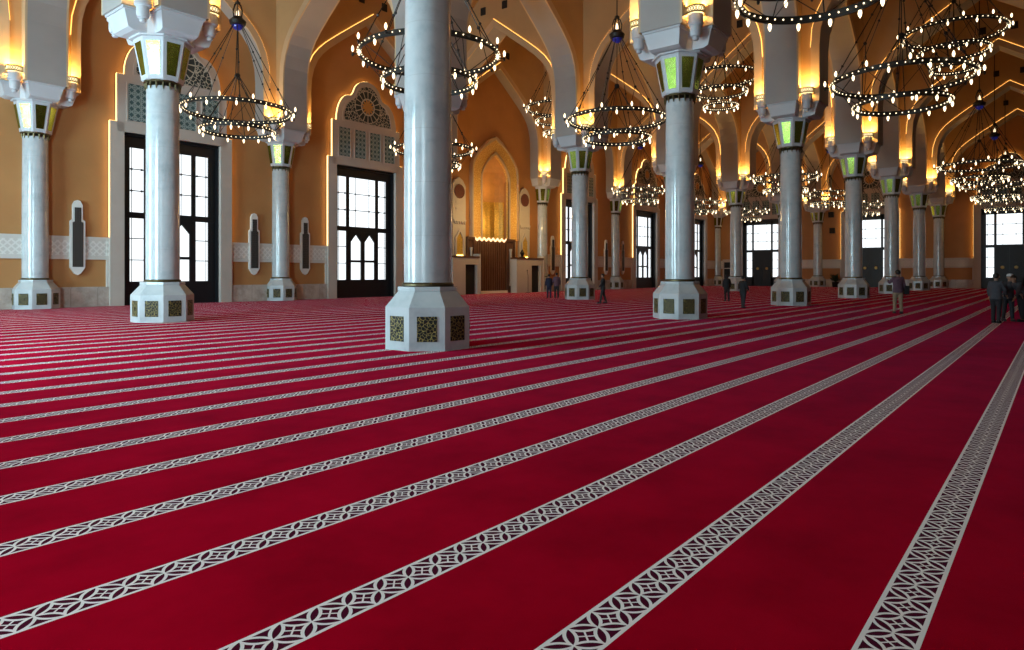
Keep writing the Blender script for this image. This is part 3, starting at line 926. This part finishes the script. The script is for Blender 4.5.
# ------------------------------------------------------------------ mihrab
def make_mihrab():
    root = empty('mihrab', (MIHRAB_X, YN, 0))
    tag(root, 'prayer niche with tall gilded pointed arch and white flanking panels', 'prayer niche')
    def pointed(h, zs, za, n=7, z0=0):
        pts = [(h, z0), (h, zs)]
        for i in range(1, n):
            t = i/n
            pts.append((h*(1 - t**1.7)*(1 - .0*t), zs + (za - zs)*(t**.85)))
        pts.append((0, za))
        return pts
    out = pointed(2.9, 10.3, 13.2, z0=4.6); inn = pointed(1.78, 9.7, 11.95, z0=4.6)
    # arch face: two orders
    mb = MB()
    def band(A, B, y0, y1):
        n = min(len(A), len(B))
        for s in (1, -1):
            for i in range(n - 1):
                P = [(s*A[i][0], A[i][1]), (s*A[i+1][0], A[i+1][1]), (s*B[i+1][0], B[i+1][1]), (s*B[i][0], B[i][1])]
                mb.poly([(x, y0, z) for x, z in P])
                mb.poly([(P[0][0], y0, P[0][1]), (P[1][0], y0, P[1][1]), (P[1][0], y1, P[1][1]), (P[0][0], y1, P[0][1])])
                mb.poly([(P[3][0], y0, P[3][1]), (P[2][0], y0, P[2][1]), (P[2][0], y1, P[2][1]), (P[3][0], y1, P[3][1])])
    band(inn, out, -.30, 0)
    mb.build('arch_face', M['gold'], root)
    mb = MB()
    o2 = [(x*1.0 + (.16 if x > 0 else 0), z + (.22 if x < 1 else .08)) for x, z in out]; o2[-1] = (0, 13.46)
    band(out, o2, -.42, 0)
    i2 = [(x + (.14 if x > 0 else 0), z + (.14 if x < 1 else .05)) for x, z in inn]; i2[-1] = (0, 12.15)
    band(inn, i2, -.40, -.2)
    mb.build('arch_moulding', M['band'], root)
    # recess behind: half round wall and pointed hood
    mb = MB(); seg = 12
    zs = [0, 4.6, 8.0, 9.7, 10.6, 11.4, 11.95]
    def rad(z): return 1.80 if z <= 9.7 else .08 + 1.76*(1 - min(1, (z - 9.7)/2.25)**2.0)
    for a in range(len(zs) - 1):
        for i in range(seg):
            t0, t1 = PI*i/seg, PI*(i+1)/seg
            P = []
            for z, t in ((zs[a], t0), (zs[a], t1), (zs[a+1], t1), (zs[a+1], t0)):
                r = rad(z); P.append((r*math.cos(t), .5*r/1.78*0 + r*math.sin(t)*.75 - (.2 if False else 0), z))
            mb.poly(P, 0 if zs[a] < 7.9 else 1)
    mb.build('niche', [M['goldmosaic'], M['nicheplaster']], root)
    mb = MB()
    mb.box(-1.95, 1.95, 1.6, 1.7, 0, 12.6); mb.box(-1.95, -1.85, .4, 1.6, 0, 12.6); mb.box(1.85, 1.95, .4, 1.6, 0, 12.6); mb.box(-1.95, 1.95, .4, 1.7, 12.5, 12.6)
    mb.build('niche_backing', M['nicheplaster'], root)
    # jamb pilasters below the arch
    for s in (1, -1):
        mb = MB()
        x0, x1 = sorted((s*1.78, s*3.0)); mb.box(x0, x1, -.10, 0, 0, 4.6)
        mb.build('jamb', M['surround'], root)
    # flanking panels with medallion, carved lines and alcove
    for s, cx in ((-1, -4.45), (1, 4.15)):
        mb = MB()
        hw = .76
        mb.prism_y([(cx - hw, 0), (cx + hw, 0), (cx + hw, 8.8), (cx + hw*.6, 9.25), (cx, 9.5), (cx - hw*.6, 9.25), (cx - hw, 8.8)], -.22, 0)
        for z in (7.35, 6.75): mb.box(cx - .42, cx + .42, -.27, -.2, z, z + .28)
        for q in range(5):
            x = cx - .56 + q*.28
            mb.prism_y([(x - .12, 5.95), (x, 5.68), (x + .12, 5.95)], -.34, -.2)
        mb.box(cx - .7, cx + .7, -.34, -.2, 5.95, 6.08)
        # alcove frame
        mb.prism_y([(cx - .55, 3.0), (cx - .38, 3.0), (cx - .38, 4.5), (cx, 5.1), (cx + .38, 4.5), (cx + .38, 3.0), (cx + .55, 3.0), (cx + .55, 4.6), (cx, 5.35), (cx - .55, 4.6)], -.32, -.2)
        p = mb.build('side_panel', M['surround'], root)
        mb = MB(); mb.lathe([(.02, .0), (.50, 0), (.54, .03), (.58, .03), (.58, -.04)], 24)
        md = mb.build('medallion', M['medallion'], p, loc=(cx, -.25, 8.35)); md.rotation_euler = (PI/2, 0, 0)
        mb = MB(); mb.prism_y([(cx - .38, 3.1), (cx + .38, 3.1), (cx + .38, 4.5), (cx, 5.1), (cx - .38, 4.5)], -.245, -.2)
        mb.build('alcove_back', M['goldmosaic'], p)
        mb = MB(); mb.box(cx - .34, cx + .34, -.30, -.25, 3.12, 3.2); mb.build('alcove_light', M['alcove'], p)
    return root
make_mihrab()
# unseen warm fill lights, added inside the niche and floating in front of it
def lamp(name, loc, watts, col, size=.3):
    l = bpy.data.lights.new(name, 'POINT'); l.energy = watts; l.color = col; l.shadow_soft_size = size
    o = bpy.data.objects.new(name, l); COL.objects.link(o); o.location = loc
lamp('niche_fill', (MIHRAB_X, YN + .5, 9.0), 22, (1, .62, .22))
lamp('niche_fill', (MIHRAB_X - 3.2, YN - 3.4, 6.5), 260, (1, .66, .25))
lamp('niche_fill', (MIHRAB_X + 3.2, YN - 3.4, 6.5), 260, (1, .66, .25))

def gate_block(x0, xd0, xd1, x1, label):
    """white parapet block with a black opening and brown coping"""
    root = empty('parapet_block', ((x0 + x1)/2, YN, 0)); c = (x0 + x1)/2
    tag(root, label, 'parapet', 'parapet blocks beside the niche')
    mb = MB(); y0 = -1.15
    mb.box(x0 - c, xd0 - c, y0, -.45, 0, 2.95); mb.box(xd1 - c, x1 - c, y0, -.45, 0, 2.95); mb.box(xd0 - c, xd1 - c, y0, -.45, 2.42, 2.95)
    mb.box(x1 - .16 - c, x1 - c, y0 - .04, -.45, 0, 3.3)
    mb.build('block', M['surround'], root)
    mb = MB(); mb.box(x0 - c - .05, x1 - c - .16, y0 - .05, -.45, 2.95, 3.1); mb.build('coping', M['wood'], root)
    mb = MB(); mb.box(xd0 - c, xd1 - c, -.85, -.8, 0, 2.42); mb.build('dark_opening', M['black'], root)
gate_block(38.15, 39.6, 41.0, 41.4, 'white parapet block with black opening left of the carved wooden screen')
gate_block(46.15, 48.3, 49.65, 50.2, 'white parapet block with black opening right of the carved wooden screen')

def make_screen():
    root = empty('wooden_screen', (43.57, YN - .28, 0))
    tag(root, 'dark carved wooden screen with lit zigzag top closing the prayer niche', 'screen')
    W = 2.03
    mb = MB(); n = 14
    for i in range(n):
        x0 = -W + 2*W*i/n; x1 = -W + 2*W*(i+1)/n; xm = (x0 + x1)/2
        mb.prism_z([(x0, 0), (xm, -.09), (x1, 0), (x1, .08), (x0, .08)], .22, 4.42)
    mb.box(-W, W, -.03, .1, 4.2, 4.45); mb.box(-W, W, -.03, .1, 2.2, 2.3)
    mb.build('slatted_panel', M['wood'], root)
    mb = MB(); mb.box(-W - .1, W + .1, -.2, .14, 0, .22); mb.build('white_sill', M['white'], root)
    mb = MB(); q = 7
    for i in range(q):
        x0 = -W + 2*W*i/q; x1 = -W + 2*W*(i+1)/q; xm = (x0 + x1)/2
        for a, b in (((x0, 4.62), (xm, 4.40)), ((xm, 4.40), (x1, 4.62))):
            mb.prism_y([a, b, (b[0], b[1] + .13), (a[0], a[1] + .13)], -.16, -.06)
    mb.build('zigzag_cresting', M['zigzag'], root)
    for s, w_ in ((1, 1.27), (-1, .9)):
        mb = MB()
        x0, x1 = sorted((s*W, s*(W + w_)))
        mb.box(x0, x0 + .16, -.12, .1, 0.0, 4.5); mb.box(x1 - .16, x1, -.12, .1, 0, 4.5)
        mb.box(x0, x1, -.16, .12, 4.5, 4.72); mb.box(x0 + .16, x1 - .16, -.02, .08, 0, 4.5)
        mb.box(x0 + .16, x1 - .16, -.08, .08, .0, .5)
        f = mb.build('side_cabinet', M['wood'], root)
        mb = MB(); xm = (x0 + x1)/2
        mb.lathe([(.14, .6), (.14, .75), (.10, .8), (.10, 3.6), (.14, 3.7), (.14, 3.85)], 12, 0, (xm, -.1, 0)); mb.build('pilaster', M['surround'], f, smooth=40)
    return root
make_screen()

# dark object on the right ledge and a microphone stand
mb = MB(); mb.lathe([(.28, 0), (.30, .06), (.10, .12), (.16, .3), (.22, .42), (.10, .62), (.03, .75)], 12)
o = mb.build('incense_burner', M['iron'], smooth=40); o.location = (47.35, YN - .8, 3.10)
tag(o, 'dark burner standing on the ledge right of the niche arch', 'burner')
rt = empty('microphone_stand', (47.3, 36.6, 0))
mb = MB(); mb.lathe([(.20, 0), (.20, .03), (.03, .06)], 12); mb.tube([(0, 0, .03), (0, 0, 1.5)], .022, 6); mb.tube([(0, 0, 1.5), (-.25, -.1, 1.95)], .018, 6); mb.build('stand', M['iron'], rt)
mb = MB(); mb.ball((-.27, -.11, 1.98), .05, 8, 5); mb.build('microphone', M['speaker'], rt)
tag(rt, 'thin dark microphone stand before the white panel right of the wooden screen', 'microphone stand')

# ------------------------------------------------------------------ small things on the end wall
def speaker(y, z, label):
    mb = MB(); mb.box(-.30, .30, -.38, 0, -.34, .34); mb.box(-.25, .25, -.40, -.38, -.29, .29); mb.box(-.06, .06, -.02, .06, -.1, .1)
    o = mb.build('wall_speaker', M['speaker']); o.location = (XE, y, z); o.rotation_euler = (0, 0, -PI/2)
    tag(o, label, 'speaker', 'wall speakers'); return o
speaker(22.9, 9.25, 'upper dark speaker on the ochre end wall right of the slim far column')
speaker(22.75, 7.2, 'lower dark speaker on the ochre end wall right of the slim far column')
# side doorways in the corner of the end wall
for y, nm in ((36.45, 'door_20'),):
    rt = empty(nm, (XE, y, 0), -PI/2); tag(rt, kind='structure')
    mb = MB(); mb.box(-.75, -.55, -.14, 0, 0, 3.7); mb.box(.55, .75, -.14, 0, 0, 3.7); mb.box(-.75, .75, -.16, 0, 3.3, 3.7); mb.build('frame', M['surround'], rt)
    mb = MB(); mb.box(-.55, .55, -.1, .0, 0.02, 3.3); mb.build('leaf', M['black'], rt)

# potted plant near the end wall
rt = empty('potted_plant', (91.6, 22.05, 0))
tag(rt, 'dark leafy potted plant on the floor by the end wall', 'plant')
mb = MB(); mb.lathe([(.30, 0), (.36, .1), (.42, .6), (.45, .66), (.40, .66)], 14); mb.build('pot', M['iron'], rt, smooth=40)
mb = MB(); rr = random.Random(3)
for i in range(60):
    a = rr.uniform(0, 2*PI); e = rr.uniform(.2, 1.3); L = rr.uniform(.7, 1.5)
    d = Vector((math.cos(a)*math.cos(e), math.sin(a)*math.cos(e), math.sin(e))); s_ = Vector((-math.sin(a), math.cos(a), 0))
    b0 = Vector((0, 0, .62)); m_ = b0 + d*L*.6 + Vector((0, 0, .1)); t_ = b0 + d*L*.95 - Vector((0, 0, .08))
    w_ = .10
    mb.poly([b0, m_ + s_*w_, t_, m_ - s_*w_])
mb.build('leaves', plain('dark_green_leaf', (.02, .045, .015), .5), rt)

# ------------------------------------------------------------------ people
def skin_mesh(name, verts, edges, radii, mat, root=0, sub=2):
    me = bpy.data.meshes.new('tmp'); me.from_pydata(verts, edges, [])
    o = bpy.data.objects.new('tmp', me); COL.objects.link(o)
    sk = o.modifiers.new('Skin', 'SKIN'); sk.use_smooth_shade = True; sk.branch_smoothing = .3
    for i, r in enumerate(radii):
        d = me.skin_vertices[0].data[i]
        d.radius = (r, r) if isinstance(r, (int, float)) else r
        d.use_root = (i == root)
    s = o.modifiers.new('Sub', 'SUBSURF'); s.levels = sub; s.render_levels = sub
    dg = bpy.context.evaluated_depsgraph_get(); dg.update()
    out = bpy.data.meshes.new_from_object(o.evaluated_get(dg))
    out.name = name; out.materials.clear(); out.materials.append(mat)
    out.polygons.foreach_set('use_smooth', [True]*len(out.polygons))
    bpy.data.objects.remove(o)
    return out

SKIN = plain('skin', (.36, .20, .13), .5)
HAIR = plain('black_hair', (.012, .010, .009), .5)
def cloth(name, c): return plain(name, c, .85, var=.12, scale=12)
CLOTH = {k: cloth(k, v) for k, v in dict(black_cloth=(.012, .012, .014), navy_cloth=(.02, .03, .07), grey_shirt=(.06, .06, .072), dark_trousers=(.018, .018, .022),
    khaki=(.30, .22, .14), plum=(.11, .06, .09), brown=(.06, .03, .02), white_cap=(.62, .62, .62), blue_grey=(.10, .12, .17), grey_trousers=(.06, .06, .07)).items()}

def person(loc, face, label, h=1.70, shirt='grey_shirt', legs='dark_trousers', cap=None, stride=.10, lean=0., bend=0., arms=((.08, .0), (.08, .0)), hair='short', robe=False, bag=False):
    """face: heading in radians (local +x forward). arms: per side (forward swing rad, elbow bend rad)"""
    root = empty('person', (loc[0], loc[1], 0), face)
    tag(root, label, 'person')
    k = h/1.72
    # joints (local: x forward, y left)
    hip = Vector((0, 0, .92)); up = Vector((math.sin(lean), 0, math.cos(lean)))
    waist = hip + up*.16; up2 = Vector((math.sin(lean + bend), 0, math.cos(lean + bend)))
    chest = waist + up2*.20; neck = chest + up2*.175; chin = neck + up2*.055 + Vector((.01, 0, 0))
    head = chin + Vector((.02, 0, .085)); crown = head + Vector((0, 0, .085))
    V = [hip, waist, chest, neck, chin, head, crown]; R = [(.11, .08), (.11, .08), (.11, .075), .054, .062, .088, .062]
    E = [(0,1),(1,2),(2,3),(3,4),(4,5),(5,6)]
    joints = {}
    for s, st in ((1, stride), (-1, -stride)):
        hj = hip + Vector((0, s*.09, -.06)); kn = Vector((st*.55 + .02, s*.095, .49)); an = Vector((st*1.1 - .02, s*.10, .075)); to = an + Vector((.17, 0, -.045))
        b = len(V); V += [hj, kn, an, to]; R += [.075, .048, .038, .034]; E += [(0, b), (b, b+1), (b+1, b+2), (b+2, b+3)]
        joints['leg', s] = (hj, kn, an, to)
    HB = []
    for s, (sw, el) in ((1, arms[0]), (-1, arms[1])):
        sh = chest + up2*.12 + Vector((0, s*.185, 0))
        e_ = sh + Vector((math.sin(sw)*.28, s*.05, -math.cos(sw)*.28))
        wr = e_ + Vector((math.sin(sw + el)*.25, s*.0 - s*.02*(el > .4), -math.cos(sw + el)*.25))
        b = len(V); V += [sh, e_, wr]; R += [.030, .034, .028]; E += [(2, b), (b, b+1), (b+1, b+2)]
        d = (wr - e_).normalized(); joints['arm', s] = (sh, e_, wr)
        pm = wr + d*.07
        V.append(pm); R.append((.038, .022)); E.append((b+2, b+3))
        # five fingers, the thumb leaving the side of the palm
        side = Vector((1, 0, 0)) if abs(d.x) < .7 else Vector((0, 0, 1))
        for q, (o_, L_) in enumerate(((.026, .075), (.009, .085), (-.009, .08), (-.026, .065))):
            a = pm + side*o_ + d*.015; m_ = a + d*L_*.55 ; t_ = m_ + (d + Vector((0, -s*.35, 0))).normalized()*L_*.5
            HB.append((a, m_, t_, .0085))
        a = wr + d*.03 + side*.03; m_ = a + (d*.6 + side*.8).normalized()*.035; t_ = m_ + (d + side*.15).normalized()*.035
        HB.append((a, m_, t_, .0095))
    sc = lambda v: (v[0]*k, v[1]*k, v[2]*k)
    me = skin_mesh('body', [sc(v) for v in V], E, [tuple(x*k for x in r) if isinstance(r, tuple) else r*k for r in R], SKIN)
    # fingers, nose, ears, eyes join the same mesh
    mb = MB()
    for a, m_, t_, r in HB: mb.tube([sc(a), sc(m_), sc(t_)], r*k, 6, r1=r*.7*k)
    mb.tube([sc(head + Vector((.082, 0, .03))), sc(head + Vector((.108, 0, -.012)))], .010*k, 6, r1=.016*k)
    for s in (1, -1): mb.ball(sc(head + Vector((-.005, s*.088, .0))), .022*k, 6, 4, sz=1.5)
    mb.tube([sc(head + Vector((.075, .025, -.05))), sc(head + Vector((.082, 0, -.048))), sc(head + Vector((.075, -.025, -.05)))], .007*k, 5, mi=1)
    for s in (1, -1): mb.ball(sc(head + Vector((.078, s*.032, .028))), .011*k, 6, 4, mi=2)
    ex = mb.mesh('x', [SKIN])
    bm = bmesh.new(); bm.from_mesh(me); bm.from_mesh(ex); bm.to_mesh(me); bm.free()
    me.materials.append(plain('lip', (.25, .09, .07), .5)); me.materials.append(HAIR)
    body = link('body', me, root)
    # clothing: sections lofted round the body, sleeves and legs as tapering tubes, merged into one surface
    def merged(name, mb, m):
        me_ = mb.mesh('tmp', m)
        o = bpy.data.objects.new('tmp', me_); COL.objects.link(o)
        r_ = o.modifiers.new('r', 'REMESH'); r_.mode = 'VOXEL'; r_.voxel_size = .016
        q_ = o.modifiers.new('s', 'SMOOTH'); q_.factor = .5; q_.iterations = 5
        dg = bpy.context.evaluated_depsgraph_get(); dg.update()
        out = bpy.data.meshes.new_from_object(o.evaluated_get(dg)); out.name = name
        out.materials.clear(); out.materials.append(m)
        out.polygons.foreach_set('use_smooth', [True]*len(out.polygons))
        bpy.data.objects.remove(o)
        return link(name, out, root)
    def loft(mb, secs):
        """secs: (centre, half width y, half depth x)"""
        b0 = len(mb.v); n = 16
        for c, wy, dx in secs:
            for q in range(n):
                t = 2*PI*q/n
                mb.v.append(((c.x + dx*math.cos(t))*k, (c.y + wy*math.sin(t))*k, c.z*k))
        for a_ in range(len(secs) - 1):
            for q in range(n):
                q2 = (q + 1) % n
                mb.f.append((b0 + a_*n + q, b0 + a_*n + q2, b0 + (a_+1)*n + q2, b0 + (a_+1)*n + q)); mb.mi.append(0)
        mb.f.append(tuple(b0 + q for q in range(n - 1, -1, -1))); mb.mi.append(0)
        e0 = b0 + (len(secs) - 1)*n
        mb.f.append(tuple(e0 + q for q in range(n))); mb.mi.append(0)
    def limb(mb, pts, radii):
        for (p, q), (r0, r1) in zip(zip(pts, pts[1:]), zip(radii, radii[1:])):
            mb.tube([sc(p), sc(q)], r0*k, 12, r1=r1*k)
        for p, r in zip(pts[:-1], radii): mb.ball(sc(p), r*k, 12, 8)
    mb = MB()
    loft(mb, [(hip - up*.10, .195, .150), (hip + up*.02, .188, .142), (waist, .172, .130), (waist.lerp(chest, .55), .185, .138), (chest, .198, .140),
              (chest + up2*.08, .192, .125), (chest + up2*.135, .150, .095), (neck - up2*.02, .075, .075), (neck + up2*.01, .066, .066)])
    for s in (1, -1):
        sh, e_, wr = joints['arm', s]
        limb(mb, [sh - Vector((0, s*.035, .02)), e_, e_.lerp(wr, .88)], [.078, .060, .045])
    merged('shirt', mb, CLOTH[shirt])
    if robe:
        mb = MB(); mb.lathe([(.26, .05), (.24, .3), (.20, .7), (.19, .98), (.15, 1.05)], 16)
        link('robe', mb.mesh('robe', CLOTH[shirt], 40), root)
    mb = MB()
    loft(mb, [(hip - Vector((0, 0, .16)), .165, .115), (hip - Vector((0, 0, .06)), .182, .138), (hip + up*.05, .176, .132)])
    for s in (1, -1):
        hj, kn, an, to = joints['leg', s]
        limb(mb, [hj - Vector((0, 0, .02)), kn, an + Vector((0, 0, .01))], [.100, .074, .060])
    merged('trousers', mb, CLOTH[legs])
    for s in (1, -1):
        hj, kn, an, to = joints['leg', s]
        mb = MB()
        a = Vector((an.x - .07, an.y, .0)); fx = to.x + .06 - a.x
        P = [(a.x, an.y - .035), (a.x + fx*.6, an.y - .048), (a.x + fx, an.y - .02), (a.x + fx, an.y + .02), (a.x + fx*.6, an.y + .048), (a.x, an.y + .035)]
        mb.prism_z([(x*k, y*k) for x, y in P], .002, .085*k, scale_top=.8, c=(an.x*k, an.y*k))
        mb.build('shoe', CLOTH['black_cloth'], root)
    # hair / cap
    hm = MB()
    hc = head + Vector((-.016, 0, .028))
    if hair == 'scarf':
        hm.ball(sc(hc + Vector((-.012, 0, -.01))), .118*k, 12, 8, sz=1.2)
        hm.lathe([(.12*k, -.30*k), (.14*k, -.24*k), (.10*k, -.12*k), (.09*k, -.05*k)], 12, 0, sc(hc))
        link('headscarf', hm.mesh('headscarf', CLOTH['black_cloth'], 60), root)
    else:
        prof = [(max(.098*k*math.sin(a), .003), .108*k*-math.cos(a)) for a in [PI*(.52 + .48*i/6) for i in range(7)]]
        hm.lathe(prof, 14, 0, sc(hc))
        hm.ball(sc(hc + Vector((-.03, 0, -.005))), .088*k, 10, 6)
        link('hair', hm.mesh('hair', HAIR, 60), root)
        if cap:
            cm = MB(); cm.lathe([(.104*k, .02*k), (.106*k, .06*k), (.088*k, .10*k), (.03*k, .122*k)], 16, 0, sc(hc))
            link('cap', cm.mesh('cap', CLOTH[cap], 50), root)
    if bag:
        mb = MB()
        mb.prism_y([(-.10, .80), (.14, .80), (.17, 1.02), (.12, 1.16), (-.10, 1.16), (-.14, 1.0)], -.40, -.24)
        mb.tube([(0, -.30, 1.14), (.02, -.21, 1.36), (-.02, -.13, 1.44)], .016, 6)
        b_ = link('shoulder_bag', mb.mesh('shoulder_bag', CLOTH['black_cloth'], 30), root)
    return root

TO_CAM = lambda p: math.atan2(-p[1], -p[0])
person((32.56, 19.90), 2.2, 'person in dark clothes walking right of the column beside the niche', 1.66, 'black_cloth', 'dark_trousers', stride=.16, arms=((.35, .3), (-.3, .2)))
person((40.2, 15.8), .7, 'person in black standing left of another dark figure, seen past the large column', 1.62, 'black_cloth', 'black_cloth', stride=.05, hair='scarf')
person((32.54, 11.99), -.2, 'person in black clothes standing nearer, right before the leftmost end door', 1.56, 'black_cloth', 'dark_trousers', stride=.10, arms=((.1, .6), (.1, .6)))
person((37.69, 27.34), .9, 'person in blue and dark clothes, left of two visitors near the niche', 1.64, 'navy_cloth', 'navy_cloth', stride=.05)
person((37.75, 26.75), .7, 'person in brownish top, right of two visitors next to the column pedestal', 1.74, 'plum', 'dark_trousers', stride=.06, arms=((.3, .8), (.1, .1)))
person((32.09, 5.30), .45, 'person in plum shirt and khaki trousers carrying a dark shoulder bag', 1.82, 'plum', 'khaki', stride=.08, arms=((.9, .9), (.05, .2)), bag=True)
person((27.95, 1.71), -.3, 'person in grey shirt standing upright, left of the group at the right edge', 1.68, 'grey_shirt', 'dark_trousers', stride=.05, arms=((.1, .2), (.3, .5)))
person((29.3, 1.45), 3.6, 'person in white cap leaning in, middle of the group at the right edge', 1.66, 'grey_shirt', 'dark_trousers', cap='white_cap', stride=.10, lean=.12, bend=.15, arms=((.5, .3), (.5, .3)))
person((29.3, 1.05), 2.4, 'person in grey shirt bending forward, rightmost of the group at the right edge', 1.72, 'grey_shirt', 'black_cloth', stride=.08, lean=.35, bend=.35, arms=((.4, .2), (.5, .2)))

# ------------------------------------------------------------------ sky outside, camera, view
world = bpy.data.worlds.new('sky'); scene.world = world; world.use_nodes = True
bg = world.node_tree.nodes['Background']; bg.inputs[0].default_value = (.75, .88, 1, 1); bg.inputs[1].default_value = 3.0

cam = bpy.data.cameras.new('camera'); co = bpy.data.objects.new('camera', cam); COL.objects.link(co)
cam.sensor_width = 36; cam.lens = 36*F_PX/1024; cam.shift_y = -(325 - HORIZON)/1024
cam.clip_end = 500; cam.clip_start = .05
co.location = (0, 0, EYE); co.rotation_euler = (PI/2, 0, THETA - PI/2)
scene.camera = co
vs = scene.view_settings
vs.view_transform = 'Standard'; vs.look = 'None'; vs.gamma = 1; vs.use_curve_mapping = False; vs.exposure = 0.4
scene.cycles.use_denoising = True
scene.cycles.max_bounces = 8; scene.cycles.diffuse_bounces = 5; scene.cycles.glossy_bounces = 4
scene.cycles.sample_clamp_indirect = 8.0
scene.cycles.caustics_reflective = False; scene.cycles.caustics_refractive = False
